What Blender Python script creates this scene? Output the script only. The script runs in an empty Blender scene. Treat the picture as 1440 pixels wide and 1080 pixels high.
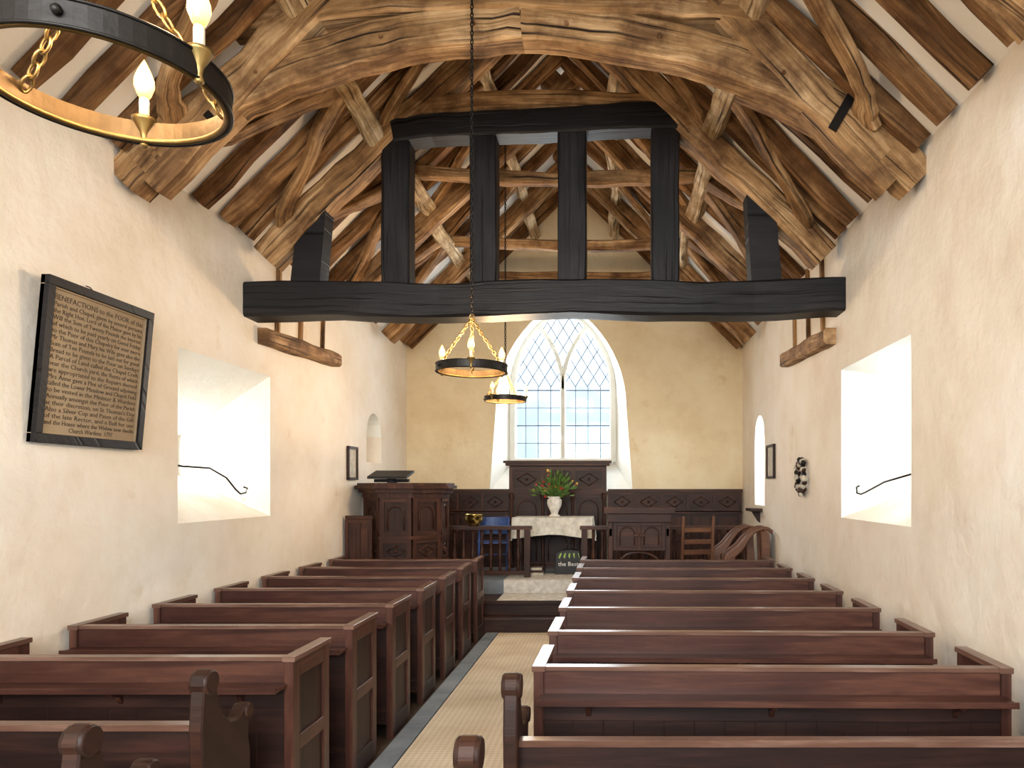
import bpy, math, random
from mathutils import Vector as V, Matrix
random.seed(7)
R=random.random
def rr(a,b): return a+(b-a)*R()
scene=bpy.context.scene
# ------------------------------------------------------------ dimensions
XL,XR=-3.225,2.025
XC=(XL+XR)/2; HW=(XR-XL)/2
SL=0.98; ZR=6.55; ZE=ZR-SL*HW
YW=-3.0; YE=11.12
PITCH=math.atan(SL)
# ------------------------------------------------------------ materials
def newmat(name):
    m=bpy.data.materials.new(name); m.use_nodes=True
    nt=m.node_tree; b=nt.nodes["Principled BSDF"]
    return m,nt,b
def N(nt,t,**k):
    n=nt.nodes.new(t)
    for a,c in k.items():
        if a in n.inputs: n.inputs[a].default_value=c
        else: setattr(n,a,c)
    return n
def ramp(nt,stops):
    r=nt.nodes.new("ShaderNodeValToRGB"); e=r.color_ramp.elements
    while len(e)<len(stops): e.new(0.5)
    for i,(p,c) in enumerate(stops):
        e[i].position=p; e[i].color=(*c,1)
    return r
def wood(name,dark,mid,light,rough=0.6,lo=.32,hi=.68,bump=.35,gs=28,crack=True,spec=.5,stain=None):
    m,nt,b=newmat(name); L=nt.links.new
    uv=N(nt,"ShaderNodeUVMap"); 
    mp=N(nt,"ShaderNodeMapping"); mp.inputs["Scale"].default_value=(1.6,gs,1); L(uv.outputs[0],mp.inputs[0])
    n1=N(nt,"ShaderNodeTexNoise",Scale=1.0,Detail=7.0,Roughness=.65,Distortion=.5); L(mp.outputs[0],n1.inputs["Vector"])
    mp2=N(nt,"ShaderNodeMapping"); mp2.inputs["Scale"].default_value=(1.3,4,1); L(uv.outputs[0],mp2.inputs[0])
    n2=N(nt,"ShaderNodeTexNoise",Scale=1.0,Detail=5.0,Roughness=.6); L(mp2.outputs[0],n2.inputs["Vector"])
    mx=N(nt,"ShaderNodeMix"); mx.data_type='FLOAT'; mx.inputs[0].default_value=.5
    L(n1.outputs[0],mx.inputs[2]); L(n2.outputs[0],mx.inputs[3])
    rp=ramp(nt,[(lo,dark),((lo+hi)/2,mid),(hi,light)]); L(mx.outputs[0],rp.inputs[0])
    col=rp.outputs[0]; hgt=mx.outputs[0]
    if crack:
        mp3=N(nt,"ShaderNodeMapping"); mp3.inputs["Scale"].default_value=(.8,34,1); L(uv.outputs[0],mp3.inputs[0])
        n3=N(nt,"ShaderNodeTexNoise",Scale=1.0,Detail=2.0,Distortion=.3); L(mp3.outputs[0],n3.inputs["Vector"])
        r3=ramp(nt,[(.30,(.05,.04,.035)),(.42,(1,1,1))]); L(n3.outputs[0],r3.inputs[0])
        mc=N(nt,"ShaderNodeMix"); mc.data_type='RGBA'; mc.blend_type='MULTIPLY'; mc.inputs[0].default_value=1
        L(col,mc.inputs[6]); L(r3.outputs[0],mc.inputs[7]); col=mc.outputs[2]
        ha=N(nt,"ShaderNodeMath",operation='MULTIPLY'); L(mx.outputs[0],ha.inputs[0]); L(r3.outputs[0],ha.inputs[1]); hgt=ha.outputs[0]
    if stain:
        tc=N(nt,"ShaderNodeTexCoord"); n4=N(nt,"ShaderNodeTexNoise",Scale=2.6,Detail=5.0,Roughness=.65); L(tc.outputs["Object"],n4.inputs["Vector"])
        r4=ramp(nt,[(.44,(0,0,0)),(.62,(1,1,1))]); L(n4.outputs[0],r4.inputs[0])
        ms=N(nt,"ShaderNodeMix"); ms.data_type='RGBA'; ms.blend_type='MIX'; L(r4.outputs[0],ms.inputs[0]); 
        mq=N(nt,"ShaderNodeMix"); mq.data_type='RGBA'; mq.blend_type='MULTIPLY'; mq.inputs[0].default_value=1; L(col,mq.inputs[6]); mq.inputs[7].default_value=(*stain,1)
        L(col,ms.inputs[6]); L(mq.outputs[2],ms.inputs[7]); col=ms.outputs[2]
    L(col,b.inputs["Base Color"]); b.inputs["Roughness"].default_value=rough
    b.inputs["Specular IOR Level"].default_value=spec
    bp=N(nt,"ShaderNodeBump",Strength=bump,Distance=.015); L(hgt,bp.inputs["Height"]); L(bp.outputs[0],b.inputs["Normal"])
    return m
def plaster(name,a,b_,c,bump=.5,patch=None):
    m,nt,b=newmat(name); L=nt.links.new
    tc=N(nt,"ShaderNodeTexCoord")
    n1=N(nt,"ShaderNodeTexNoise",Scale=.9,Detail=8.0,Roughness=.66); L(tc.outputs["Object"],n1.inputs["Vector"])
    rp=ramp(nt,[(.32,a),(.5,b_),(.68,c)]); L(n1.outputs[0],rp.inputs[0]); col=rp.outputs[0]
    if patch:
        n5=N(nt,"ShaderNodeTexNoise",Scale=2.2,Detail=9.0,Roughness=.7); L(tc.outputs["Object"],n5.inputs["Vector"])
        r5=ramp(nt,[(.30,patch),(.38,(1,1,1))]); L(n5.outputs[0],r5.inputs[0])
        mm=N(nt,"ShaderNodeMix"); mm.data_type='RGBA'; mm.blend_type='MULTIPLY'; mm.inputs[0].default_value=.6; L(col,mm.inputs[6]); L(r5.outputs[0],mm.inputs[7]); col=mm.outputs[2]
    L(col,b.inputs["Base Color"])
    n2=N(nt,"ShaderNodeTexNoise",Scale=2.2,Detail=12.0,Roughness=.58); L(tc.outputs["Object"],n2.inputs["Vector"])
    bp=N(nt,"ShaderNodeBump",Strength=bump,Distance=.07); L(n2.outputs[0],bp.inputs["Height"]); L(bp.outputs[0],b.inputs["Normal"])
    b.inputs["Roughness"].default_value=.9; b.inputs["Specular IOR Level"].default_value=.15
    return m
def plain(name,c,rough=.5,metal=0,bump=0,em=None,es=0):
    m,nt,b=newmat(name); L=nt.links.new
    tc=N(nt,"ShaderNodeTexCoord")
    n1=N(nt,"ShaderNodeTexNoise",Scale=14.0,Detail=4.0); L(tc.outputs["Object"],n1.inputs["Vector"])
    rp=ramp(nt,[(.3,tuple(x*.75 for x in c)),(.7,tuple(min(1,x*1.15) for x in c))]); L(n1.outputs[0],rp.inputs[0]); L(rp.outputs[0],b.inputs["Base Color"])
    b.inputs["Roughness"].default_value=rough; b.inputs["Metallic"].default_value=metal
    if bump:
        bp=N(nt,"ShaderNodeBump",Strength=bump,Distance=.01); L(n1.outputs[0],bp.inputs["Height"]); L(bp.outputs[0],b.inputs["Normal"])
    if em: b.inputs["Emission Color"].default_value=(*em,1); b.inputs["Emission Strength"].default_value=es
    return m
M_OAK=wood("aged_oak",(.085,.042,.017),(.32,.175,.072),(.70,.46,.24),.75,.34,.66,.7,26,True,.25,(.42,.37,.34))
M_RAFT=wood("rafter_oak",(.055,.025,.010),(.20,.100,.040),(.54,.33,.16),.78,.34,.68,.7,26,True,.2,(.48,.42,.37))
M_PALE=wood("pale_oak",(.16,.095,.045),(.50,.37,.22),(.86,.77,.60),.85,.36,.62,.6,22,True,.2,(.5,.42,.32))
M_BLACK=wood("black_stained_timber",(.002,.002,.003),(.007,.006,.007),(.020,.016,.016),.5,bump=.5,crack=True,spec=.3)
M_PEW=wood("pew_varnished_pine",(.007,.0028,.0025),(.020,.008,.006),(.050,.019,.013),.46,bump=.15,gs=22,crack=False,spec=.35)
M_PEWL=wood("pew_ledge_wood",(.024,.009,.007),(.060,.022,.015),(.135,.055,.034),.36,bump=.12,gs=22,crack=False,spec=.4)
M_CAP=wood("pew_cap_highlight",(.06,.028,.020),(.13,.065,.044),(.28,.17,.13),.28,bump=.08,gs=22,crack=False)  # caps made paler and glossier to paint in the reflected highlight lines
M_DARK=wood("carved_dark_oak",(.010,.004,.003),(.028,.011,.007),(.07,.027,.014),.5,bump=.2,crack=False,spec=.3)
M_WAL=wood("dark_mahogany",(.014,.005,.003),(.045,.015,.008),(.11,.04,.018),.48,bump=.12,crack=False,spec=.3)
M_CHR=wood("brown_beech",(.05,.018,.009),(.13,.052,.025),(.24,.11,.055),.38,bump=.1,crack=False)
M_WALL=plaster("limewash_plaster",(.77,.68,.56),(.85,.78,.68),(.90,.86,.79),.5,(.86,.77,.66))
M_EAST=plaster("ochre_plaster",(.72,.58,.36),(.81,.69,.47),(.88,.79,.58),.5,(.85,.74,.55))
M_WHITE=plaster("white_plaster",(.82,.82,.76),(.88,.88,.83),(.92,.92,.88),.3)
M_CEIL=plaster("ceiling_plaster",(.86,.81,.73),(.91,.87,.81),(.94,.91,.87),.25)
M_STONE=plaster("mullion_stone",(.64,.64,.58),(.72,.72,.67),(.8,.8,.75),.2)
M_SLAB=plaster("slate_slab",(.13,.15,.18),(.20,.24,.28),(.30,.34,.38),.3)
M_FLOOR=plaster("dark_floor_boards",(.03,.02,.015),(.05,.035,.025),(.08,.06,.04),.2)
M_IRON=plain("black_iron",(.020,.017,.015),.45,.7,.3)
M_IRONG=plain("gilded_iron",(.16,.10,.035),.42,.9,.3)
M_IRONI=plain("lamplit_inner_iron",(.07,.045,.02),.5,.8,.3)  # golden brown tint paints lamplight onto the hoop's inner face
M_CHAIN=plain("brass_chain",(.26,.17,.06),.38,.9)
M_LEAD=plain("window_lead",(.06,.09,.15),.6)
M_CAND=plain("candle_tube",(.85,.78,.62),.4)
M_CLOTH=plain("altar_cloth",(.72,.72,.66),.9,0,.3)
M_CARP=plain("pale_carpet",(.64,.62,.57),.9,0,.3)
M_CER=plain("white_ceramic",(.8,.78,.72),.2)
M_LEAF=plain("foliage",(.10,.20,.03),.6)
M_RED=plain("red_petals",(.5,.03,.02),.5)
M_YEL=plain("yellow_petals",(.7,.42,.06),.5)
M_BLUE=plain("blue_plastic",(.02,.06,.22),.4)
M_BRASS=plain("polished_brass",(.75,.55,.18),.2,1)
M_BAG=plain("black_bag",(.01,.01,.01),.5)
M_WHT=plain("white_paint",(.85,.85,.8),.5)
M_INK=plain("ink_lettering",(.06,.04,.022),.7)
M_GREEN=plain("green_print",(.35,.55,.08),.5)
M_BOARD=plaster("painted_board",(.26,.19,.12),(.34,.26,.17),(.42,.33,.22),.05)
M_PAPER=plain("paper_print",(.55,.5,.4),.7)
def bulbm():
    m,nt,b=newmat("flame_bulb"); L=nt.links.new
    tc=N(nt,"ShaderNodeTexCoord"); sp=N(nt,"ShaderNodeSeparateXYZ"); L(tc.outputs["Object"],sp.inputs[0])
    r=ramp(nt,[(.10,(1,.34,.05)),(.135,(1,.60,.20)),(.165,(1,.64,.25)),(.205,(1,.40,.07))]); L(sp.outputs[2],r.inputs[0])
    L(r.outputs[0],b.inputs["Emission Color"]); b.inputs["Emission Strength"].default_value=3.6; b.inputs["Base Color"].default_value=(.6,.3,.08,1)
    b.inputs["Roughness"].default_value=.2; return m
M_BULB=bulbm()
def matm():
    m,nt,b=newmat("coir_matting"); L=nt.links.new
    tc=N(nt,"ShaderNodeTexCoord")
    mp=N(nt,"ShaderNodeMapping"); mp.inputs["Rotation"].default_value=(0,0,math.radians(45)); L(tc.outputs["Object"],mp.inputs[0])
    w=N(nt,"ShaderNodeTexChecker",Scale=34.0); L(mp.outputs[0],w.inputs["Vector"])
    w.inputs["Color1"].default_value=(.62,.54,.41,1); w.inputs["Color2"].default_value=(.72,.65,.52,1)
    n=N(nt,"ShaderNodeTexNoise",Scale=2.5,Detail=6.0); L(tc.outputs["Object"],n.inputs["Vector"])
    r=ramp(nt,[(.3,(.78,.74,.68)),(.7,(1,1,1))]); L(n.outputs[0],r.inputs[0])
    mc=N(nt,"ShaderNodeMix"); mc.data_type='RGBA'; mc.blend_type='MULTIPLY'; mc.inputs[0].default_value=1
    L(w.outputs[0],mc.inputs[6]); L(r.outputs[0],mc.inputs[7]); L(mc.outputs[2],b.inputs["Base Color"])
    bp=N(nt,"ShaderNodeBump",Strength=.4,Distance=.01); L(w.outputs[1],bp.inputs["Height"]); L(bp.outputs[0],b.inputs["Normal"])
    b.inputs["Roughness"].default_value=.95
    return m
M_MAT=matm()
def glassm():
    m=bpy.data.materials.new("old_window_glass"); m.use_nodes=True; nt=m.node_tree; nt.nodes.clear(); L=nt.links.new
    o=N(nt,"ShaderNodeOutputMaterial"); t=N(nt,"ShaderNodeBsdfTransparent"); t.inputs[0].default_value=(.93,.97,1,1)
    g=N(nt,"ShaderNodeBsdfGlossy",Roughness=.08); mx=N(nt,"ShaderNodeMixShader"); mx.inputs[0].default_value=.06
    L(t.outputs[0],mx.inputs[1]); L(g.outputs[0],mx.inputs[2]); L(mx.outputs[0],o.inputs[0]); return m
M_GLASS=glassm()
# ------------------------------------------------------------ mesh builder
class MB:
    def __init__(s): s.v=[];s.f=[];s.uv=[];s.mi=[];s.sm=[]
    def face(s,pts,uvs=None,m=0,sm=False):
        i=len(s.v); s.v+= [tuple(p) for p in pts]; s.f.append(list(range(i,i+len(pts))))
        s.uv.append(uvs or [(p[0],p[1]) for p in pts]); s.mi.append(m); s.sm.append(sm)
    def rings(s,rings,us,m=0,sm=False,cap=True,closed=False,vs=None,mk=None):
        base=len(s.v); n=len(rings[0]); u0=rr(0,40); v0=rr(0,40)
        for r in rings: s.v+=[tuple(p) for p in r]
        if vs is None:
            vs=[0]
            for k in range(n): vs.append(vs[-1]+(V(rings[0][(k+1)%n])-V(rings[0][k])).length)
        cnt=len(rings) if closed else len(rings)-1
        for i in range(cnt):
            j=(i+1)%len(rings); ua=us[i]+u0; ub=(us[j] if j>i else us[i]+.05)+u0
            for k in range(n):
                k2=(k+1)%n
                s.f.append([base+i*n+k,base+i*n+k2,base+j*n+k2,base+j*n+k])
                s.uv.append([(ua,vs[k]+v0),(ua,vs[k+1]+v0),(ub,vs[k+1]+v0),(ub,vs[k]+v0)])
                s.mi.append(mk[k] if mk else m); s.sm.append(sm)
        if cap and not closed:
            for idx,rev in ((0,True),(len(rings)-1,False)):
                ids=[base+idx*n+k for k in range(n)]
                if rev: ids=ids[::-1]
                s.f.append(ids); s.uv.append([(s.v[q][0]*.3+u0,(s.v[q][2]+s.v[q][1])*.3+v0) for q in ids]); s.mi.append(m); s.sm.append(False)
    def polybeam(s,pts,w,h,side,m=0,ch=.14,jit=0):
        pts=[V(p) for p in pts]; side=V(side).normalized(); n=len(pts)
        hs=h if isinstance(h,(list,tuple)) else [h]*n
        rings=[];us=[0]
        for i in range(n):
            t=(pts[min(i+1,n-1)]-pts[max(i-1,0)]).normalized()
            up=side.cross(t); up.normalize(); sd=t.cross(up); sd.normalize()
            a=w/2; b=hs[i]/2; c=ch*min(w,hs[i])
            if jit: a*=1+rr(-jit,jit)*.6; b*=1+rr(-jit,jit)
            o=sd*(rr(-jit,jit)*w*.25)+up*(rr(-jit,jit)*hs[i]*.3) if jit else V((0,0,0))
            def q(): return rr(.5,1.6)*c if jit else c
            c1,c2,c3,c4=q(),q(),q(),q()
            sec=[(a-c1,-b),(a,-b+c1),(a,b-c2),(a-c2,b),(-a+c3,b),(-a,b-c3),(-a,-b+c4),(-a+c4,-b)]
            if ch==0: sec=[(a,-b),(a,b),(-a,b),(-a,-b)]
            rings.append([pts[i]+o+sd*x+up*y for x,y in sec])
            if i: us.append(us[-1]+(pts[i]-pts[i-1]).length)
        s.rings(rings,us,m)
    def beam(s,p0,p1,w,h,side,m=0,n=1,jit=0,bow=0,ch=.14,wob=0):
        p0=V(p0);p1=V(p1);side=V(side)
        t=(p1-p0).normalized(); up=side.cross(t).normalized()
        ph=rr(0,6); fq=rr(4,8)
        pts=[]
        for i in range(n+1):
            k=i/n; pts.append(p0.lerp(p1,k)+up*(bow*math.sin(math.pi*k)+wob*math.sin(ph+k*fq))+side.normalized()*(wob*math.sin(ph*2+k*fq*.8)))
        s.polybeam(pts,w,h,side,m,ch,jit)
    def box(s,x0,x1,y0,y1,z0,z1,m=0):
        d=(x1-x0,y1-y0,z1-z0); a=d.index(max(d)); c=V(((x0+x1)/2,(y0+y1)/2,(z0+z1)/2))
        ax=V((0,0,0)); ax[a]=d[a]/2
        if a==0: s.beam(c-ax,c+ax,d[1],d[2],(0,1,0),m,ch=0)
        elif a==1: s.beam(c-ax,c+ax,d[0],d[2],(1,0,0),m,ch=0)
        else: s.beam(c-ax,c+ax,d[0],d[1],(1,0,0),m,ch=0)
    def tube(s,pts,r,sides=8,m=0,closed=False,sm=True):
        pts=[V(p) for p in pts]; n=len(pts); rs=r if isinstance(r,(list,tuple)) else [r]*n
        ref=V((.13,.31,.94)).normalized(); rings=[];us=[0]
        pn=None
        for i in range(n):
            if closed: t=(pts[(i+1)%n]-pts[i-1]).normalized()
            else: t=(pts[min(i+1,n-1)]-pts[max(i-1,0)]).normalized()
            if pn is None:
                rf=ref if abs(t.dot(ref))<.9 else V((1,0,0)); a=(rf-t*t.dot(rf)).normalized()
            else: a=(pn-t*t.dot(pn)).normalized()
            pn=a; b=t.cross(a)
            rings.append([pts[i]+(a*math.cos(q)+b*math.sin(q))*rs[i] for q in [2*math.pi*k/sides for k in range(sides)]])
            if i: us.append(us[-1]+(pts[i]-pts[i-1]).length)
        s.rings(rings,us,m,sm,True,closed)
    def lathe(s,prof,c,segs=20,m=0,rot=0,sm=True,sx=1,sy=1):
        c=V(c); rings=[];us=[0]
        for i,(r,z) in enumerate(prof):
            rings.append([c+V((sx*r*math.cos(rot+2*math.pi*k/segs),sy*r*math.sin(rot+2*math.pi*k/segs),z)) for k in range(segs)])
            if i: us.append(us[-1]+math.hypot(r-prof[i-1][0],z-prof[i-1][1]))
        s.rings(rings,us,m,sm,True)
    def ball(s,c,r,m=0,seg=10,sz=1):
        s.lathe([(max(.0005,r*math.sin(a)),-r*sz*math.cos(a)) for a in [math.pi*k/6 for k in range(7)]],c,seg,m)
    def chain(s,p0,p1,L=.045,r=.004,w=.011,m=0):
        p0=V(p0);p1=V(p1); d=p1-p0; n=max(1,int(d.length/(L*.74))); t=d.normalized()
        a=t.cross(V((.3,1,.1))).normalized(); b=t.cross(a)
        for i in range(n):
            c=p0+d*((i+.5)/n); x=a if i%2 else b
            pts=[c+t*(L/2*math.cos(q))+x*(w*math.sin(q)) for q in [2*math.pi*k/10 for k in range(10)]]
            s.tube(pts,r,5,m,True)
    def prism(s,poly,y0,y1,m=0,axis='y'):
        def P(p,e): return V((p[0],e,p[1])) if axis=='y' else V((e,p[0],p[1]))
        s.rings([[P(p,y0) for p in poly],[P(p,y1) for p in poly]],[0,abs(y1-y0)],m)
    def make(s,name,mats,parent=None,bevel=0,loc=None):
        me=bpy.data.meshes.new(name); me.from_pydata(s.v,[],s.f); 
        for x in mats: me.materials.append(x)
        ul=me.uv_layers.new(name="UVMap"); k=0
        for i,p in enumerate(me.polygons):
            p.material_index=s.mi[i]; p.use_smooth=s.sm[i]
            for q in s.uv[i]: ul.data[k].uv=q; k+=1
        import bmesh
        bm=bmesh.new(); bm.from_mesh(me); bmesh.ops.recalc_face_normals(bm,faces=bm.faces); bm.to_mesh(me); bm.free()
        return mkobj(name,me,parent,bevel,loc)
def mkobj(name,me,parent=None,bevel=0,loc=None,rz=0):
    o=bpy.data.objects.new(name,me); scene.collection.objects.link(o)
    if parent: o.parent=parent
    if loc: o.location=loc
    if rz: o.rotation_euler[2]=rz
    if bevel:
        b=o.modifiers.new("Bevel",'BEVEL'); b.width=bevel; b.segments=1; b.limit_method='ANGLE'
    return o
def empty(name,loc=(0,0,0),parent=None):
    o=bpy.data.objects.new(name,None); scene.collection.objects.link(o); o.location=loc; o.empty_display_size=.1; o.parent=parent; return o
# ------------------------------------------------------------ walls
def side_wall(name,X,sgn,ops):
    mb=MB()
    ops=sorted(ops,key=lambda o:o['y0'])
    cur=YW
    def strip(y0,y1,za0,za1,zb0,zb1,m=0):
        mb.face([(X,y0,za0),(X,y1,za1),(X,y1,zb1),(X,y0,zb0)],None,m)
    for o in ops:
        strip(cur,o['y0'],0,0,ZE+.05,ZE+.05)
        n=12 if o['arch'] else 1
        def top(k,y0,y1,zb,zt):
            if not o['arch']: return zt
            hw=(y1-y0)/2; rise=min(hw,zt-zb); return zt-rise+rise*math.sqrt(max(0,1-(2*k-1)**2))
        inn=[];out=[];Xo=X+sgn*o['d']
        for i in range(n+1):
            k=i/n; y=o['y0']+k*(o['y1']-o['y0']); inn.append((y,top(k,o['y0'],o['y1'],o['zb'],o['zt'])))
            q=o['o']; yo=q[0]+k*(q[1]-q[0]); out.append((yo,top(k,*q)))
        q=o['o']
        for i in range(n):
            a,b=inn[i],inn[i+1]; c,d=out[i],out[i+1]
            strip(a[0],b[0],0,0,o['zb'],o['zb']); strip(a[0],b[0],a[1],b[1],ZE+.05,ZE+.05)
            mb.face([(X,a[0],a[1]),(X,b[0],b[1]),(Xo,d[0],d[1]),(Xo,c[0],c[1])],None,1)
            if o.get('blind'): mb.face([(Xo,c[0],q[2]),(Xo,d[0],q[2]),(Xo,d[0],d[1]),(Xo,c[0],c[1])],None,1)
        mb.face([(X,o['y0'],o['zb']),(X,o['y1'],o['zb']),(Xo,q[1],q[2]),(Xo,q[0],q[2])],None,0)
        mb.face([(X,o['y0'],o['zb']),(X,inn[0][0],inn[0][1]),(Xo,out[0][0],out[0][1]),(Xo,q[0],q[2])],None,1)
        mb.face([(X,o['y1'],o['zb']),(X,inn[-1][0],inn[-1][1]),(Xo,out[-1][0],out[-1][1]),(Xo,q[1],q[2])],None,0 if X<0 else 1)
        cur=o['y1']
    strip(cur,YE,0,0,ZE+.05,ZE+.05)
    return mb.make(name,[M_WALL,M_WHITE])
side_wall("wall_left",XL,-1,[
 dict(y0=5.27,y1=6.69,zb=1.48,zt=2.79,arch=False,d=.85,o=(5.55,6.60,1.88,2.20)),
 dict(y0=9.3,y1=9.9,zb=2.08,zt=2.74,arch=True,d=.3,o=(9.34,9.86,2.10,2.72),blind=1) ])
side_wall("wall_right",XR,1,[
 dict(y0=4.83,y1=6.31,zb=1.48,zt=2.79,arch=False,d=.85,o=(5.05,5.85,1.85,2.60)),
 dict(y0=9.5,y1=10.15,zb=1.50,zt=2.74,arch=True,d=.55,o=(9.58,9.98,1.7,2.62)) ])
def arch_pts(c,w,zs,rise,zsill,n=12):
    Rr=(w*w+rise*rise)/(2*w); th=math.asin(min(1,rise/Rr)); 
    pr=[(c+w,zsill),(c+w,zs)]+[(c+w-Rr+Rr*math.cos(th*k/n),zs+Rr*math.sin(th*k/n)) for k in range(1,n+1)]
    pl=[(2*c-x,z) for x,z in pr]
    return pl,pr,Rr,th
WC=-.82
def east():
    mb=MB(); pl,pr,_,_=arch_pts(-.81,1.12,3.0,1.72,1.66)
    pl=[(x+ (.10*min(1,max(0,(z-1.66)/1.34))),z) for x,z in pl]; pr=[(x-(.10*min(1,max(0,(z-1.66)/1.34))),z) for x,z in pr]
    pl[-1]=(-.81,pl[-1][1]); pr[-1]=(-.81,pr[-1][1])
    ol,orr,_,_=arch_pts(WC,.84,3.36,1.36,2.16)
    def bx(z,s): return (XL if s<0 else XR) if z<=ZE else XC+s*(ZR-z)/SL
    Y=YE
    mb.face([(XL,Y,0),(XR,Y,0),(XR,Y,1.66),(XL,Y,1.66)])
    for s,P in ((-1,pl),(1,pr)):
        zs=list(P)
        for i in range(len(P)-1):
            a,b=P[i],P[i+1]
            if a[1]<ZE<b[1]:
                k=(ZE-a[1])/(b[1]-a[1]); zs=P[:i+1]+[(a[0]+k*(b[0]-a[0]),ZE)]+P[i+1:]
        for a,b in zip(zs,zs[1:]):
            mb.face([(a[0],Y,a[1]),(b[0],Y,b[1]),(bx(b[1],s),Y,b[1]),(bx(a[1],s),Y,a[1])])
    za=pl[-1][1]
    mb.face([(bx(za,-1),Y,za),(bx(za,1),Y,za),(XC,Y,ZR)])
    Yo=YE+.6
    for P,O in ((pl,ol),(pr,orr)):
        for i in range(len(P)-1):
            mb.face([(P[i][0],Y,P[i][1]),(P[i+1][0],Y,P[i+1][1]),(O[i+1][0],Yo,O[i+1][1]),(O[i][0],Yo,O[i][1])],None,1)
    mb.face([(pl[0][0],Y,pl[0][1]),(pr[0][0],Y,pr[0][1]),(orr[0][0],Yo,orr[0][1]),(ol[0][0],Yo,ol[0][1])],None,1)
    mb.make("wall_east",[M_EAST,M_WHITE])
east()
for s,nm in ((-1,"ceiling_left"),(1,"ceiling_right")):
    mb=MB(); x=XC+s*HW*1.0
    a=V((XC,0,ZR)); b=V((x+s*.15,0,ZE-.15*SL))
    nrm=V((s*SL,0,1)).normalized()*.08
    mb.rings([[a+V((0,YW,0)),b+V((0,YW,0)),b+nrm+V((0,YW,0)),a+nrm+V((0,YW,0))],[a+V((0,YE+.6,0)),b+V((0,YE+.6,0)),b+nrm+V((0,YE+.6,0)),a+nrm+V((0,YE+.6,0))]],[0,1])
    mb.make(nm,[M_CEIL])
# floors
mb=MB(); mb.box(XL,XR,YW,YE,-.1,0); mb.make("floor",[M_FLOOR])
mb=MB(); mb.box(-1.36,-.46,.2,8.49,.0,.012); mb.make("aisle_matting",[M_MAT])
mb=MB(); 
y=.2
while y<8.4:
    l=rr(.7,1.1); mb.box(-1.51,-1.37,y,min(y+l-.01,8.49),0,.014); y+=l
mb.make("stone_kerb",[M_SLAB])
mb=MB(); mb.box(XL,XR,8.80,YE,0,.33,0); mb.box(XL,XR,8.5,8.80,0,.17,0); mb.box(XL+.1,XR-.1,8.78,8.82,.30,.345,0)
mb.box(-1.45,-.35,8.83,9.42,.33,.345,1)
mb.make("floor_chancel_steps",[M_DARK,M_CARP],bevel=.006)
mb=MB(); mb.box(XL,XR,9.45,YE,.33,.51,0); mb.box(-1.45,-.35,9.435,9.449,.34,.52,1); mb.box(-1.45,-.35,9.449,10.15,.50,.518,1); mb.make("floor_sanctuary",[M_SLAB,M_CARP])
# ------------------------------------------------------------ east window
win=empty("window_1",(0,0,0))
mb=MB(); Yw=YE+.56; pl,pr,Rr,th=arch_pts(WC,.82,3.36,1.34,2.16,16)
zs=3.36
def fr(pts,w,h): mb.polybeam([(x,Yw,z) for x,z in pts],w,h,(0,1,0),0,.2)
outl=pl+pr[::-1][1:]
fr(outl,.14,.11)
fr([(pl[0][0],2.18),(pr[0][0],2.18)],.16,.09)
fr([(WC,2.16),(WC,zs)],.13,.085)
arcR=[(WC+.82-Rr+Rr*math.cos(th*k/16)-.82,zs+Rr*math.sin(th*k/16)) for k in range(17)]
def inside(x,z):
    if z<zs: return abs(x-WC)<.82
    dx=abs(x-WC)+Rr-.82
    return dx*dx+(z-zs)**2<Rr*Rr
arcR=[p for p in arcR if inside(*p)]
fr(arcR,.12,.075); fr([(2*WC-x,z) for x,z in arcR],.12,.075)
mb.make("stone_tracery",[M_STONE],win)
mb=MB()
for x in [-.615,-.41,-.205,.205,.41,.615]:
    mb.tube([(WC+x,Yw+.02,2.2),(WC+x,Yw+.02,3.40)],.0065,5)
z=2.47; i=0
while z<3.5:
    mb.tube([(WC-.8,Yw+.02,z),(WC+.8,Yw+.02,z)],.012 if i%2==1 else .007,5)
    z+=.29; i+=1
def clipline(x0,z0,dx,dz):
    pts=[];k=0
    while k<60:
        x=x0+dx*k*.03; z=z0+dz*k*.03
        if not inside(x,z) : 
            break
        pts.append((x,Yw+.02,z)); k+=1
    if len(pts)>1: mb.tube([pts[0],pts[-1]],.0065,5)
for i in range(9):
    x=WC-.8+.2*i
    clipline(x,3.40,.62,1.0); clipline(x,3.40,-.62,1.0)
for i in range(4): clipline(WC-.79+.02*i,3.6+.32*i,.62,1.0); clipline(WC+.79-.02*i,3.6+.32*i,-.62,1.0)
mb.make("lead_cames",[M_LEAD],win)
mb=MB(); mb.face([(x,Yw+.03,z) for x,z in outl]); mb.make("glass_panes",[M_GLASS],win)
def sidewin(nm,X,q):
    w=empty(nm); mb=MB(); 
    mb.face([(X,q[0],q[2]),(X,q[1],q[2]),(X,q[1],q[3]),(X,q[0],q[3])]); mb.make("glass_panes",[M_GLASS],w)
    mb=MB(); n=5
    for i in range(n+1):
        y=q[0]+(q[1]-q[0])*i/n; mb.tube([(X,y,q[2]),(X,y,q[3])],.008 if 0<i<n else .02,6)
    for i in range(4):
        z=q[2]+(q[3]-q[2])*i/3; mb.tube([(X,q[0],z),(X,q[1],z)],.008 if 0<i<3 else .02,6)
    mb.make("lead_cames",[M_LEAD],w)
sidewin("window_2",XL-.84,(5.55,6.60,1.88,2.20))
sidewin("window_3",XR+.84,(5.05,5.85,1.85,2.60))
sidewin("window_4",XR+.53,(9.58,9.98,1.7,2.62))
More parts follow.
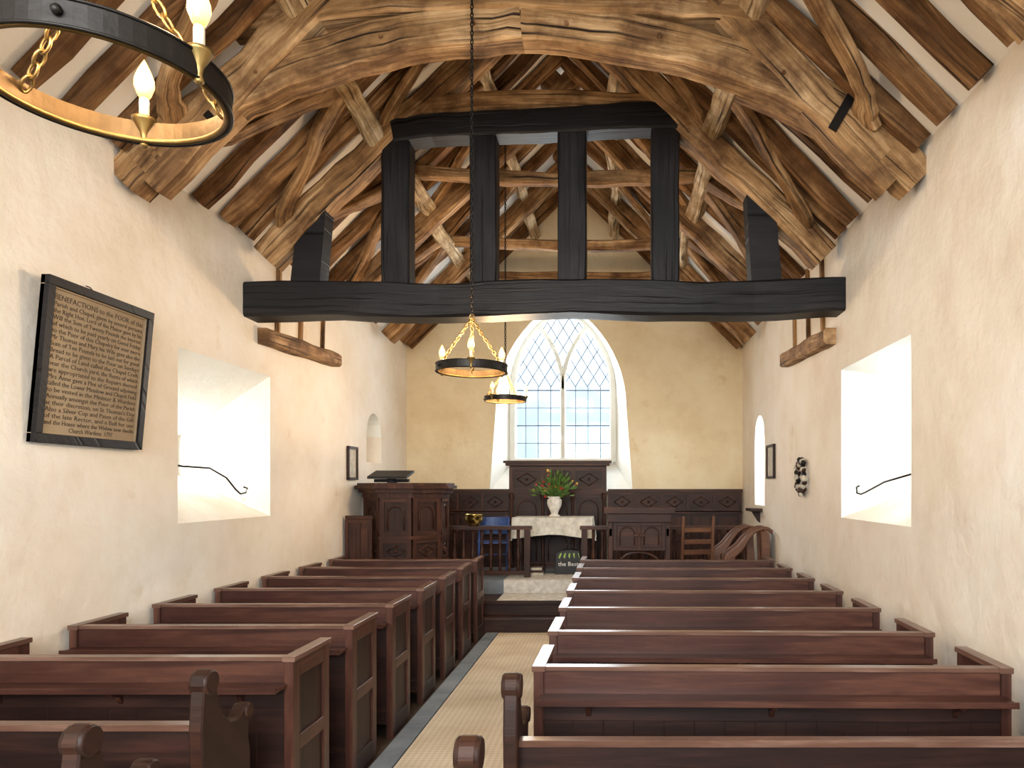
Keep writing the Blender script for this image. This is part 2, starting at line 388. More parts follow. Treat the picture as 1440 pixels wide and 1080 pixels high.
mb=MB(); mb.tube([(-3.42,5.40,1.93),(-3.30,5.46,1.91),(-3.29,5.8,1.905),(-3.29,6.05,1.83),(-3.29,6.2,1.73),(-3.29,6.28,1.69),(-3.29,6.37,1.70),(-3.29,6.40,1.74),(-3.29,6.34,1.75)],.008,6)
mb.make("window_stay",[M_IRON])
mb=MB(); mb.tube([(2.2,4.95,1.86),(2.1,5.02,1.84),(2.1,5.5,1.79),(2.1,5.9,1.71),(2.1,6.02,1.69),(2.1,6.12,1.70),(2.1,6.13,1.75),(2.1,6.07,1.76)],.008,6)
mb.make("window_stay",[M_IRON])
# ------------------------------------------------------------ roof timbers
def RP(a,off,s,Y):
    nx=-s*math.sin(PITCH)*off; nz=-math.cos(PITCH)*off
    return V((XC+s*a+nx,Y,ZR-SL*a+nz))
ROOF=empty("timber_roof_frame")
mb=MB(); Y=-2.6
trY=[-1.9,1.3,3.02,4.69,6.33,8.05,9.75]
while Y<YE-.05:
    if min(abs(Y-t) for t in trY)>.12:
        for s in (-1,1):
            mb.beam(RP(HW-.01,.065,s,Y+rr(-.06,.06)),RP(.05,.065,s,Y+rr(-.06,.06)),.12+rr(-.02,.025),.125,(0,1,0),0,14,.17,wob=.022)
    Y+=.40+rr(-.04,.04)
mb.beam(RP(HW-.01,.065,-1,YE-.06),RP(.0,.065,-1,YE-.06),.1,.12,(0,1,0),0,6,.08); mb.beam(RP(HW-.01,.065,1,YE-.06),RP(.0,.065,1,YE-.06),.1,.12,(0,1,0),0,6,.08)
mb.make("common_rafters",[M_RAFT],ROOF)
mb=MB()
for s in (-1,1):
    for a in (1.6,.75):
        for i in range(len(trY)-1):
            mb.beam(RP(a+rr(-.05,.05),.19,s,trY[i]),RP(a+rr(-.05,.05),.19,s,trY[i+1]),.16 if a>1 else .12,.13 if a>1 else .1,V((s*math.cos(PITCH),0,-math.sin(PITCH))),0,10,.16,wob=.024)
        mb.beam(RP(a,.19,s,trY[-1]),RP(a,.19,s,YE-.01),.14,.13,V((s*math.cos(PITCH),0,-math.sin(PITCH))),0,4,.1)
mb.make("purlins",[M_PALE],ROOF)
mb=MB()
def wind(s,Y0,a0,Y1,a1,bow,w=.15):
    pts=[]
    for i in range(15):
        k=i/14; a=a0+(a1-a0)*k+bow*math.sin(math.pi*k)+.03*math.sin(9*k+Y0); pts.append(RP(a,.17,s,Y0+(Y1-Y0)*k))
    nrm=V((s*math.sin(PITCH),0,math.cos(PITCH)))
    mb.polybeam(pts,.07,[w*(1.3-.5*math.sin(math.pi*i/14)) for i in range(15)],nrm,0,.14,.10)
for t in trY:
    for s in (-1,1):
        if t<9: wind(s,t+.08,2.4,t+.80,1.62,.10)
        wind(s,t-.08,2.4,t-.78,1.62,.10)
        if t>2:
            wind(s,t-.08,1.5,t-.6,.8,.06,.11); 
            if t<9: wind(s,t+.08,1.5,t+.6,.8,.06,.11)
mb.make("wind_braces",[M_OAK],ROOF)
def principals(mb,Y,dep=.30,w=.2,top=0.02,m=0):
    for s in (-1,1):
        mb.beam(RP(HW+.02,.13+dep/2,s,Y),RP(top,.13+dep/2,s,Y),w,dep,(0,1,0),m,18,.07,wob=.015,ch=.12)
def spline(P,n):
    out=[]
    for i in range(len(P)-1):
        p0=P[max(i-1,0)];p1=P[i];p2=P[i+1];p3=P[min(i+2,len(P)-1)]
        for k in range(n):
            t=k/n
            out.append(tuple(.5*((2*p1[j])+(-p0[j]+p2[j])*t+(2*p0[j]-5*p1[j]+4*p2[j]-p3[j])*t*t+(-p0[j]+3*p1[j]-3*p2[j]+p3[j])*t**3) for j in range(2)))
    out.append(P[-1]); return out
def arch_truss(Y):
    g=empty("roof_truss",(0,0,0),ROOF); mb=MB(); principals(mb,Y,.26,.20); mb.make("principal_rafters",[M_OAK],g)
    mb=MB(); low=[(-3.2,3.62),(-2.9,3.90),(-2.45,4.20),(-1.85,4.44),(-1.23,4.585),(-.6,4.65)]
    L=spline(low,4)
    for s in (-1,1):
        pts=[(XC+s*(x-XC)*-1 if s>0 else x,Y-.0,z+.13) for x,z in L]
        mb.polybeam(pts,.19,[.25]*len(pts),(0,1,0),0,.08,.06)
    mb.make("arch_braces",[M_OAK],g)
    mb=MB(); pts=[(XC-1.9+3.8*k/18,Y-.015,4.80+.14*math.sin(math.pi*k/18)) for k in range(19)]
    mb.polybeam(pts,.2,.21,(0,1,0),0,.1,.07); mb.make("collar_beam",[M_OAK],g)
    mb=MB()
    mb.beam((1.57,Y-.118,4.33),(1.41,Y-.118,4.05),.012,.06,(0,1,0),0)
    mb.beam((-2.62,Y-.112,4.16),(-2.50,Y-.112,4.03),.012,.05,(0,1,0),0)
    mb.make("iron_straps",[M_IRON],g)
    mb=MB()
    for x,z in ((-2.3,4.42),(-1.5,4.66),(-.9,4.74),(-.3,4.74),(.3,4.66),(1.1,4.42),(-1.1,4.93),(-.1,4.93)):
        mb.tube([(x,Y-.08,z),(x,Y-.118,z)],.014,8,0)
    mb.make("oak_pegs",[M_RAFT],g)
for t in (1.3,3.02,4.69): arch_truss(t)
g=empty("roof_truss",parent=ROOF); T=6.33
mb=MB(); principals(mb,T,.23,.24); 
pts=[(XC-1.45+2.9*k/14,T,5.04+.12*math.sin(math.pi*k/14)) for k in range(15)]
mb.polybeam(pts,.2,.17,(0,1,0),0,.1,.06); mb.make("principals_and_collar",[M_OAK],g)
for tt in (8.05,9.75):
    g2=empty("roof_truss",parent=ROOF); mb=MB(); principals(mb,tt,.22,.16)
    mb.make("principals",[M_OAK],g2)
mb=MB()
for tt,cz,hw in ((7.3,4.97,1.5),(9.1,4.88,1.45),(10.6,4.9,1.5)):
    mb.beam((XC-hw,tt,cz+rr(-.04,.04)),(XC+hw,tt,cz+rr(-.04,.04)),.12,.13,(0,1,0),0,12,.12,bow=.04,wob=.01)
mb.make("rafter_collars",[M_OAK],ROOF)
g=empty("black_tie_beam_frame",parent=ROOF); mb=MB()
pts=[(XL-.12+(XR-XL+.24)*k/24,T-.0+.01*math.sin(k),3.385+.035*k/24+.016*math.sin(k*.6)) for k in range(25)]
mb.polybeam(pts,.28,[.30+.010*math.sin(k*1.3) for k in range(25)],(0,1,0),0,.06,.02); mb.make("tie_beam",[M_BLACK],g)
mb=MB()
for x,w,z1 in ((-1.91,.25,4.86),(-1.14,.235,4.90),(-.36,.25,4.93),(.46,.245,4.98)):
    mb.beam((x,T,3.5),(x,T,z1),w,.2,(1,0,0),0,5,.03,ch=.06)
def studp(P): mb.prism(P,T-.09,T+.09,0)
studp([(-2.84,3.48),(-2.58,3.48),(-2.50,4.44),(-2.76,4.20)])
studp([(1.22,3.48),(1.49,3.48),(1.42,4.30),(1.16,4.54)])
mb.make("studs",[M_BLACK],g)
mb=MB(); P=spline([(-1.93,4.86),(-1.6,4.91),(-1.1,4.935),(-.5,4.96),(.1,5.0),(.57,5.01)],4)
mb.polybeam([(x,T-.02,z) for x,z in P],.22,[.19+.05*(k/20) for k in range(21)],(0,1,0),0,.06,.02)
mb.make("top_rail",[M_BLACK],g)
for s,X in ((-1,XL),(1,XR)):
    mb=MB(); x=X-s*.05
    mb.beam((x,6.45,3.12),(x-s*.0,8.15,3.20),.13,.15,(1,0,0),0,7,.08)
    for yy in (6.8,7.3,7.85):
        mb.beam((X-s*.01,yy,3.2),(X-s*.01,yy+.05,4.0),.05,.05,(1,0,0),0,3,.1)
    mb.make("wall_plate",[M_OAK],ROOF)
# ------------------------------------------------------------ pews
def pew_mesh(name,Lx):
    mb=MB()
    mb.box(0.04,Lx-.04,0,.028,.10,.80,0)
    mb.box(0.04,Lx-.04,.0,.026,.80,.915,1)
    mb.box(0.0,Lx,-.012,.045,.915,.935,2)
    mb.box(.03,Lx-.03,-.13,.0,.792,.81,1)
    mb.box(.03,Lx-.03,-.135,-.125,.79,.818,1)
    mb.box(.04,Lx-.04,-.012,.0,.10,.19,0); mb.box(.04,Lx-.04,-.010,.0,.69,.79,0)
    n=int(Lx/.14)
    for i in range(1,n):
        x=.04+(Lx-.08)*i/n; mb.box(x-.002,x+.002,-.003,.0,.19,.69,0)
    nb=3
    for i in range(nb):
        x=.25+(Lx-.5)*i/(nb-1)
        mb.prism([(0,.792),(-.10,.792),(-.085,.765),(-.04,.75),(-.02,.72),(0,.70)],x-.012,x+.012,1,axis='x')
    mb.box(.04,Lx-.04,.02,.37,.43,.46,1); mb.box(.04,Lx-.04,.33,.35,.1,.43,0)
    for x0 in (0,Lx-.045):
        xa,xb=x0,x0+.045
        mb.box(xa+.012,xb-.012,.0,.40,.06,.90,0)
        mb.box(xa,xb,-.015,.055,0,.915,1); mb.box(xa,xb,.345,.415,0,.915,1)
        mb.box(xa,xb,.055,.345,.83,.915,1); mb.box(xa,xb,.055,.345,0,.14,0); mb.box(xa,xb,.055,.345,.47,.54,1)
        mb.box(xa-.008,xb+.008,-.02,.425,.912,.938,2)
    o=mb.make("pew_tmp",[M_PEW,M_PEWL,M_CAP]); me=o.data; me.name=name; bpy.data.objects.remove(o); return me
mL=pew_mesh("pew_left_mesh",1.66); mR=pew_mesh("pew_right_mesh",2.15)
for i in range(7):
    y=3.42+.765*i
    mkobj("pew",mL,None,.003,(-3.19,y,0),rz=rr(-.006,.006)+.004)
    y=3.27+.785*i
    mkobj("pew",mR,None,.003,(-.36,y-.03,0),rz=-.016+rr(-.004,.004))
def bench(x0,x1,y,zb,zt_=0):
    g=empty("carved_end_bench",(0,0,0)); mb=MB()
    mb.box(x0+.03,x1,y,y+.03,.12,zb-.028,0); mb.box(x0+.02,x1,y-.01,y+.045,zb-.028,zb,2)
    mb.box(x0+.03,x1,y+.03,y+.27,.42,.45,1)
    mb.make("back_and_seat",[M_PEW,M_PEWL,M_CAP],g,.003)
    for xe in (x0,x1-.05) :
        mb=MB(); k=zt_
        prof=[(-.05,0),(.31,0),(.31,.60),(.295,.66),(.30,.72),(.33,.75),(.335,.79),(.30,.81),(.255,.79),(.21,.765),(.15,.775),(.095,.82),(.062,.89),(.045,.95),(.055,.98),(.035,1.015),(0,1.03),(-.035,1.015),(-.055,.98),(-.045,.95),(-.052,.90),(-.06,.8),(-.05,.6)]
        mb.prism([(y+a,b+(k if b>0 else 0)) for a,b in prof],xe,xe+.055,0,axis='x'); 
        mb.tube([(xe-.01,y,.975+k),(xe+.065,y,.975+k)],.05,14,0); mb.tube([(xe-.008,y+.295,.772+k),(xe+.063,y+.295,.772+k)],.034,12,0)
        mb.make("shaped_end",[M_DARK],g,.006)
bench(-3.19,-1.60,2.82,.81); bench(-3.19,-1.60,2.17,.79)
bench(-.42,1.88,2.77,.765); bench(-.44,1.88,2.04,.76,.01)
# ------------------------------------------------------------ framed panelling helper
def panelling(mb,o,u,nrm,W,z0,z1,cols,rows,st=.05,d=.02,arch=False,m=0,m2=0):
    o=V(o);u=V(u).normalized();nrm=V(nrm).normalized();Z=V((0,0,1))
    def bb(u0,u1,a,b,t,mm):
        c0=o+u*((u0+u1)/2)+nrm*(t/2)
        if (b-a)>(u1-u0): mb.beam(c0+Z*a,c0+Z*b,t,(u1-u0),nrm,mm,ch=0)
        else: mb.beam(o+u*u0+nrm*(t/2)+Z*((a+b)/2),o+u*u1+nrm*(t/2)+Z*((a+b)/2),t,(b-a),nrm,mm,ch=0)
    bb(0,W,z0,z1,.008,m2)
    for i in range(cols+1):
        x=i*(W-st)/cols; bb(x,x+st,z0,z1,d+.008,m)
    for j in range(rows+1):
        z=z0+j*(z1-z0-st)/rows; bb(0,W,z,z+st,d+.006,m)
    cw=(W-st)/cols-st; rh=(z1-z0-st)/rows-st
    for i in range(cols):
        for j in range(rows):
            cx=st+cw/2+i*(W-st)/cols; cz=z0+st+rh/2+j*(z1-z0-st)/rows
            if arch=='diamond':
                P=[(0,rh*.36),(cw*.36,0),(0,-rh*.36),(-cw*.36,0)]
                for k in range(4):
                    a,b=P[k],P[(k+1)%4]; mb.tube([o+u*(cx+a[0])+Z*(cz+a[1])+nrm*.014,o+u*(cx+b[0])+Z*(cz+b[1])+nrm*.014],.009,5,m)
                mb.ball(o+u*cx+Z*cz+nrm*.012,.022,m,8)
            elif arch:
                rad=cw*.36; zc=cz+rh*.1
                mb.tube([o+u*(cx-rad)+Z*(cz-rh*.42)+nrm*.014]+[o+u*(cx-rad*math.cos(math.pi*k/8))+Z*(zc+rad*math.sin(math.pi*k/8))+nrm*.014 for k in range(9)]+[o+u*(cx+rad)+Z*(cz-rh*.42)+nrm*.014],.011,5,m)
            else:
                bb(cx-cw*.36,cx+cw*.36,cz-rh*.38,cz+rh*.38,.016,m)
g=empty("reredos"); mb=MB()
def panelrun(x0,x1,zt,cols):
    mb.box(x0,x1,YE-.05,YE-.005,.51,zt,1)
    panelling(mb,(x0,YE-.05,0),(1,0,0),(0,-1,0),x1-x0,.51,zt-.34,cols,2,m=0,m2=1)
    panelling(mb,(x0,YE-.05,0),(1,0,0),(0,-1,0),x1-x0,zt-.36,zt-.04,cols*1,1,st=.045,arch='diamond',m=0,m2=1)
    mb.box(x0,x1,YE-.12,YE-.005,zt-.045,zt,0)
    mb.box(x0,x1,YE-.10,YE-.005,zt-.38,zt-.355,0)
panelrun(XL+.02,-1.62,1.72,4); panelrun(-.08,XR-.02,1.72,5)
mb.make("side_panelling",[M_WAL,M_DARK],g)
mb=MB()
x0,x1=-1.60,-.10
mb.box(x0,x1,YE-.14,YE-.03,.51,2.10,1)
panelling(mb,(x0,YE-.14,0),(1,0,0),(0,-1,0),x1-x0,.51,1.66,3,2,st=.07,arch=True,m2=1)
panelling(mb,(x0,YE-.14,0),(1,0,0),(0,-1,0),x1-x0,1.68,2.06,3,1,st=.06,arch='diamond',m2=1)
mb.box(x0-.05,x1+.05,YE-.22,YE-.03,2.08,2.12,0); mb.box(x0-.08,x1+.08,YE-.25,YE-.03,2.12,2.155,0); mb.box(x0-.03,x1+.03,YE-.19,YE-.03,1.64,1.69,0)
for x in (x0+.04,x1-.04,x0+.52,x1-.52):
    mb.lathe([(.035,.0),(.04,.05),(.025,.08),(.03,.5),(.022,1.0),(.035,1.08),(.04,1.15)],(x,YE-.18,.51),10,0)
mb.make("carved_centre",[M_WAL,M_DARK],g)
# altar
g=empty("altar_table"); ax0,ax1,ay0,ay1=-1.42,-.32,10.22,10.8
mb=MB(); mb.box(ax0,ax1,ay0,ay1,1.26,1.30,0); mb.box(ax0+.05,ax1-.05,ay0+.04,ay0+.07,1.12,1.26,0)
for x in (ax0+.08,ax1-.08):
    for y in (ay0+.08,ay1-.08):
        mb.lathe([(.045,0),(.045,.06),(.03,.08),(.045,.2),(.055,.3),(.035,.45),(.045,.58),(.045,.75)],(x,y,.51),12,0)
mb.box(ax0+.06,ax1-.06,ay0+.06,ay0+.10,.57,.62,0)
mb.make("oak_table",[M_DARK],g)
mb=MB(); n=60
topz=1.312
x0,x1,y0,y1=ax0-.03,ax1+.03,ay0-.03,ay1+.02
mb.face([(x0,y0,topz),(x1,y0,topz),(x1,y1,topz),(x0,y1,topz)])
def drape(p0,p1,nrm,L0):
    p0=V(p0);p1=V(p1);nrm=V(nrm)
    rows=5
    grid=[]
    for j in range(rows+1):
        k=j/rows; row=[]
        for i in range(n+1):
            t=i/n; L=L0*(1+.10*math.cos(2*math.pi*t))
            row.append(p0.lerp(p1,t)+nrm*(k*(.025+.018*math.sin(t*38)+.01*math.sin(t*17+1)))+V((0,0,-k*L)))
        grid.append(row)
    for j in range(rows):
        for i in range(n):
            mb.face([grid[j][i],grid[j][i+1],grid[j+1][i+1],grid[j+1][i]],None,0,True)
drape((x0,y0,topz),(x1,y0,topz),(0,-1,0),.27); drape((x0,y1,topz),(x0,y0,topz),(-1,0,0),.30); drape((x1,y0,topz),(x1,y1,topz),(1,0,0),.30)
mb.make("white_cloth",[M_CLOTH],g)
g=empty("flower_vase",(-.86,10.45,1.313)); mb=MB()
mb.lathe([(.05,0),(.085,.005),(.085,.02),(.05,.04),(.06,.08),(.10,.16),(.11,.21),(.09,.25),(.085,.27),(.115,.30),(.10,.30),(.07,.26)],(0,0,0),20,0)
for k in range(9):
    a=k*.7; mb.ball((.09*math.cos(a),.09*math.sin(a),.24),.02,0,8)
mb.make("vase",[M_CER],g)
mb=MB()
for k in range(190):
    a=rr(0,6.28); el=rr(.1,1.5); L=rr(.14,.42); d=V((math.cos(a)*math.cos(el),math.sin(a)*math.cos(el)*.7,math.sin(el)))
    c=V((0,0,.28)); p=c+d*L; sd=d.cross(V((rr(-1,1),rr(-1,1),rr(-1,1)))).normalized()*rr(.012,.028)
    mb.face([p-d*.09,p-d*.03+sd,p+d*.03,p-d*.03-sd],None,0)
    if k%3==0: mb.tube([c,p],.002,4,0)
    if k%11==0: mb.ball(p,rr(.012,.024),1,7)
    if k%21==1: mb.ball(p+d*.02,rr(.012,.022),2,7)
mb.make("flowers_and_foliage",[M_LEAF,M_RED,M_YEL],g)
g=empty("shopping_bag",(-.62,10.09,.519)); mb=MB()
mb.prism([(-.2,0),(.2,0),(.17,.16),(.14,.33),(.03,.35),(-.1,.34),(-.18,.30),(-.19,.15)],-.07,.07,0); mb.tube([(-.08,-.072,.33),(-.06,-.08,.42),(.03,-.08,.42),(.06,-.072,.33)],.008,6,0)
for k in range(5): mb.face([(-.15+.07*k,-.072,.24+.01*k),(-.13+.07*k,-.072,.22),(-.10+.06*k,-.072,.30),(-.12+.06*k,-.072,.30)],None,1)
mb.make("bag_body",[M_BAG,M_GREEN],g,.01)
def text(body,size,loc,rot,mat,parent,name,sp=1.0,ext=.001,al='CENTER',sh=1.0):
    cu=bpy.data.curves.new(name,'FONT'); cu.body=body; cu.size=size; cu.align_x=al; cu.extrude=ext; cu.space_line=sp; cu.resolution_u=2
    cu.materials.append(mat); o=bpy.data.objects.new(name,cu); scene.collection.objects.link(o); o.location=loc; o.rotation_euler=rot; o.scale=(sh,1,1); o.parent=parent; return o
text("the Best",.085,(-.01,-.074,.12),(math.pi/2,0,0),M_WHT,g,"bag_lettering")
mb=MB()
z=.519
for k in range(4):
    h=rr(.025,.04); mb.box(-1.22+rr(-.02,.02),-.98+rr(-.02,.02),9.93,10.12,z,z+h,k%2); z+=h+.001
mb.make("stack_of_books",[M_PAPER,M_WAL])
def rail(x0,x1,y=9.72):
    mb=MB(); zf=.51
    mb.box(x0-.03,x1+.03,y-.06,y+.06,zf+.66,zf+.71,0); mb.box(x0,x1,y-.035,y+.035,zf+.04,zf+.10,0)
    n=int((x1-x0)/.125)
    for i in range(n+1):
        x=x0+.03+(x1-x0-.06)*i/n
        if i in (0,n): mb.box(x-.04,x+.04,y-.04,y+.04,zf,zf+.66,0)
        else: mb.lathe([(.022,.10),(.022,.14),(.014,.16),(.028,.24),(.034,.31),(.02,.40),(.014,.44),(.026,.47),(.016,.50),(.022,.56),(.022,.66)],(x,y,zf),10,0)
    mb.make("communion_rail",[M_WAL])
rail(-2.32,-1.14); rail(-.42,1.85)
mb=MB(); mb.lathe([(.06,0),(.07,.01),(.11,.05),(.125,.10),(.12,.15),(.13,.16),(.115,.16),(.105,.10),(.05,.03)],(-1.90,9.72,1.22),24,0); mb.make("brass_bowl",[M_BRASS])
# pulpit
g=empty("pulpit"); pc=V((-2.62,9.05,0)); mb=MB()
def octo(r,z0,z1,m=0):
    mb.lathe([(r,z0),(r,z1)],pc,8,m,math.pi/8,False)
octo(.44,.33,.42); octo(.50,.40,1.60,1)
ap=.50*math.cos(math.pi/8); fw=2*.50*math.sin(math.pi/8)
for k in range(8):
    a=2*math.pi*k/8-math.pi/2; nrm=V((math.cos(a),math.sin(a),0)); u=V((-math.sin(a),math.cos(a),0))
    o=pc+nrm*ap-u*(fw/2)
    panelling(mb,o,u,nrm,fw,.45,.80,1,1,st=.05,arch='diamond',m2=1)
    panelling(mb,o,u,nrm,fw,.83,1.12,1,1,st=.05,arch='diamond',m2=1)
    panelling(mb,o,u,nrm,fw,1.15,1.62,1,1,st=.055,arch=True,m2=1)
octo(.56,.38,.43); octo(.535,.80,.83); octo(.535,1.12,1.155); octo(.54,1.62,1.68); octo(.58,1.68,1.73); octo(.63,1.73,1.77); octo(.60,1.77,1.80)
mb.make("carved_octagonal_body",[M_WAL,M_DARK],g)
mb=MB(); mb.beam((-2.95,8.80,1.83),(-2.52,8.80,1.83),.05,.04,(0,1,0),0); 
mb.rings([[V((-2.98,8.62,1.85)),V((-2.50,8.62,1.85)),V((-2.50,8.95,1.93)),V((-2.98,8.95,1.93))],[V((-2.98,8.62,1.88)),V((-2.50,8.62,1.88)),V((-2.50,8.95,1.96)),V((-2.98,8.95,1.96))]],[0,.03])
mb.beam((-2.73,8.80,1.79),(-2.73,8.80,1.9),.1,.1,(0,1,0),0)
mb.make("black_book_rest",[M_BLACK],g)
mb=MB(); o=V((-3.19,8.49,0)); u=V((1,0,0)); nr=V((0,-1,0))
mb.beam(o+V((0,0,.7)),o+u*.32+V((0,0,.7)),.014,1.36,nr,0,ch=0)
panelling(mb,o+nr*.007,u,nr,.32,.02,1.36,2,2,st=.035,d=.012); mb.beam(o+V((0,0,1.39)),o+u*.33+V((0,0,1.39)),.05,.04,nr,0,ch=.1)
mb.make("panelled_screen",[M_WAL])
g=empty("reading_desk",(0.33,9.1,.33)); mb=MB()
for x in (-.36,.36):
    mb.box(x-.03,x+.03,-.2,.2,0,.06); mb.box(x-.03,x+.03,-.15,-.09,.06,1.05); mb.box(x-.03,x+.03,.09,.15,.06,1.10)
    mb.box(x-.02,x+.02,-.15,.15,.8,.9)
mb.box(-.33,.33,-.15,-.12,.62,.98); mb.box(-.33,.33,-.15,.15,.08,.12)
panelling(mb,(-.33,-.15,0),(1,0,0),(0,-1,0),.66,.62,.98,2,1,st=.05,arch=True)
mb.tube([(-.3,-.14,.25)]+[(-.3*math.cos(math.pi*k/10),-.14,.35+.25*math.sin(math.pi*k/10)) for k in range(11)]+[(.3,-.14,.25)],.02,6)
mb.rings([[V((-.44,-.26,1.11)),V((.44,-.26,1.11)),V((.44,.22,1.10)),V((-.44,.22,1.10))],[V((-.44,-.26,1.15)),V((.44,-.26,1.15)),V((.44,.22,1.14)),V((-.44,.22,1.14))]],[0,.04])
mb.box(-.44,.44,-.28,-.25,1.09,1.17); mb.box(-.40,.40,-.22,-.18,.98,1.11)
mb.box(-.012,.012,-.185,-.165,.68,.92); mb.box(-.07,.07,-.185,-.165,.80,.83)
mb.make("desk_frame",[M_WAL],g,.004)
def chair(nm,loc,rz,mat,hb=.95,slat=True):
    g=empty(nm,loc); g.rotation_euler[2]=rz; mb=MB()
    for x in (-.2,.2):
        mb.beam((x,-.19,0),(x,-.19,.45),.035,.035,(0,1,0)); mb.beam((x,.19,0),(x,.24,hb),.035,.035,(0,1,0),0,4,0,.01)
        mb.beam((x,-.19,.18),(x,.19,.18),.02,.02,(1,0,0))
    mb.box(-.23,.23,-.22,.22,.44,.465); mb.beam((-.2,-.19,.25),(.2,-.19,.25),.02,.02,(0,1,0))
    if slat:
        for z in (.6,.73,.88): mb.beam((-.2,.22,z),(.2,.22,z),.02,.06,(0,1,0))
    else: 
        mb.polybeam([(-.21+.42*k/8,.22+.04*math.sin(math.pi*k/8),.70) for k in range(9)],.02,.24,(0,1,0))
    mb.make("chair_frame",[mat],g,.003)
chair("wooden_chair",(1.02,9.18,.33),math.pi+.25,M_CHR,1.05)
chair("blue_chair",(-1.72,10.25,.51),math.pi+.2,M_BLUE,.80,False)
def stall(dx,ya,yb):
    g=empty("choir_stall",(dx,0,0)); mb=MB()
    for yy in (ya,yb):
        P=spline([(1.32,.80),(1.34,.88),(1.41,.93),(1.49,1.0),(1.58,1.12),(1.68,1.21),(1.80,1.24),(1.88,1.19)],4)
        mb.polybeam([(x,yy,z) for x,z in P],.05,[.07+.03*math.sin(k*.2) for k in range(len(P))],(0,1,0),0,.2)
        mb.prism([(1.34,.34),(1.40,.34),(1.42,.60),(1.42,.90),(1.36,.86),(1.34,.60)],yy-.022,yy+.022); mb.prism([(1.72,.34),(1.84,.34),(1.86,.8),(1.84,1.18),(1.74,1.2),(1.76,.8)],yy-.022,yy+.022)
        mb.prism([(1.38,.62),(1.8,.62),(1.8,.80),(1.38,.80)],yy-.012,yy+.012)
    mb.box(1.36,1.80,ya,yb,.74,.78); mb.box(1.78,1.82,ya-.02,yb+.02,.78,1.22)
    mb.make("swept_ends_and_seat",[M_CHR],g,.004)
stall(.10,8.86,9.12); stall(-.03,9.20,9.42)
# ------------------------------------------------------------ wall furniture
g=empty("benefaction_board"); mb=MB()
yA,yB,zA,zB=3.90,4.79,2.0,2.92; tl=.085
def bp(y,z,off=0): return V((XL+.004+tl*(z-zA)/(zB-zA)+off,y,z))
def slab(y0,y1,z0,z1,o0,o1,m): 
    mb.rings([[bp(y0,z0,o0),bp(y1,z0,o0),bp(y1,z1,o0),bp(y0,z1,o0)],[bp(y0,z0,o1),bp(y1,z0,o1),bp(y1,z1,o1),bp(y0,z1,o1)]],[0,.05],m)
slab(yA,yB,zA,zB,0,.025,1)
for a in ((yA,yB,zA,zA+.05),(yA,yB,zB-.05,zB),(yA,yA+.05,zA+.05,zB-.05),(yB-.05,yB,zA+.05,zB-.05)): slab(*a,.0,.05,0)
for a in ((yA+.05,yB-.05,zA+.05,zA+.060),(yA+.05,yB-.05,zB-.060,zB-.05),(yA+.05,yA+.060,zA+.05,zB-.05),(yB-.060,yB-.05,zA+.05,zB-.05)): slab(*a,.02,.036,1)
mb.tube([(XL+.004,(yA+yB)/2,zB+.06),(XL+.03,(yA+yB)/2,zB+.05),(XL+.08,(yA+yB)/2,zB-.01)],.004,6,0)
mb.make("framed_panel",[M_BLACK,M_BOARD],g,.004)
lines=["BENEFACTIONS to the POOR of this","Parish and Chapel, given by several persons","the Right Hon. Lord of the Manor gave by his","Will the Sum of Twenty Pounds the Interest","of which to be paid yearly on Good Friday","to the Poor of this Chapelry for ever more","Mr Thomas and Mary his Wife gave also the","Sum of Ten Pounds to be laid out for good","Bread to be given to the Poor on Sundays","A Parcel of Land called the Chapel Croft","near the Church yard, the Rents of which","are appropriated to the Repairs thereof","Mrs Anne gave a Plot of Ground adjoining","called the Lower Meadow and Chapel Field","to be vested in the Minister & Wardens","Annually amongst the Poor of the Parish","at their discretion, on St Thomas's Day","Also a Silver Cup and Paten of the Gift","of the late Rector, and a Bell for use","and the House where the Widow now dwells","Church Wardens  1797"]
ts=[]
for i,l in enumerate(lines):
    z=zB-.115-i*.0368
    t=text(l,.045 if i<1 else .038,bp((yA+yB)/2,z,.0265),(math.pi/2+math.atan(tl/(zB-zA)),0,math.pi/2),M_INK,g,"lettering_line",ext=.0004,sh=1)
    ts.append(t)
bpy.context.view_layer.update()
for t in ts:
    wd=max(v[0] for v in t.bound_box)-min(v[0] for v in t.bound_box)
    if t is not ts[-1] and wd>0: t.scale[0]=.74/wd
def picture(nm,X,s,y0,y1,z0,z1):
    mb=MB(); a=X; b=X+s*.03
    for q in ((y0,y1,z0,z0+.03),(y0,y1,z1-.03,z1),(y0,y0+.03,z0,z1),(y1-.03,y1,z0,z1)): mb.box(min(a,b),max(a,b),*q,0)
    mb.box(min(a,a+s*.012),max(a,a+s*.012),y0+.02,y1-.02,z0+.02,z1-.02,1); mb.make(nm,[M_DARK,M_PAPER])
picture("framed_print",XL+.002,1,8.6,8.92,1.84,2.25); picture("framed_print",XR-.002,-1,8.85,9.27,1.86,2.29)
mb=MB()
for k in range(90):
    a=2*math.pi*k/30+rr(-.1,.1); q=rr(.12,.17); mb.ball((XR-.03-rr(0,.03),7.5+q*math.cos(a),1.85+q*math.sin(a)*1.15),rr(.018,.03),k%3,6)
mb.make("wall_wreath",[M_PAPER,M_WAL,M_BLACK])
mb=MB(); mb.box(XR-.16,XR,9.62,10.0,1.42,1.46); mb.prism([(XR,1.42),(XR-.12,1.42),(XR-.03,1.28),(XR,1.26)],9.78,9.82); mb.make("wall_shelf",[M_DARK])
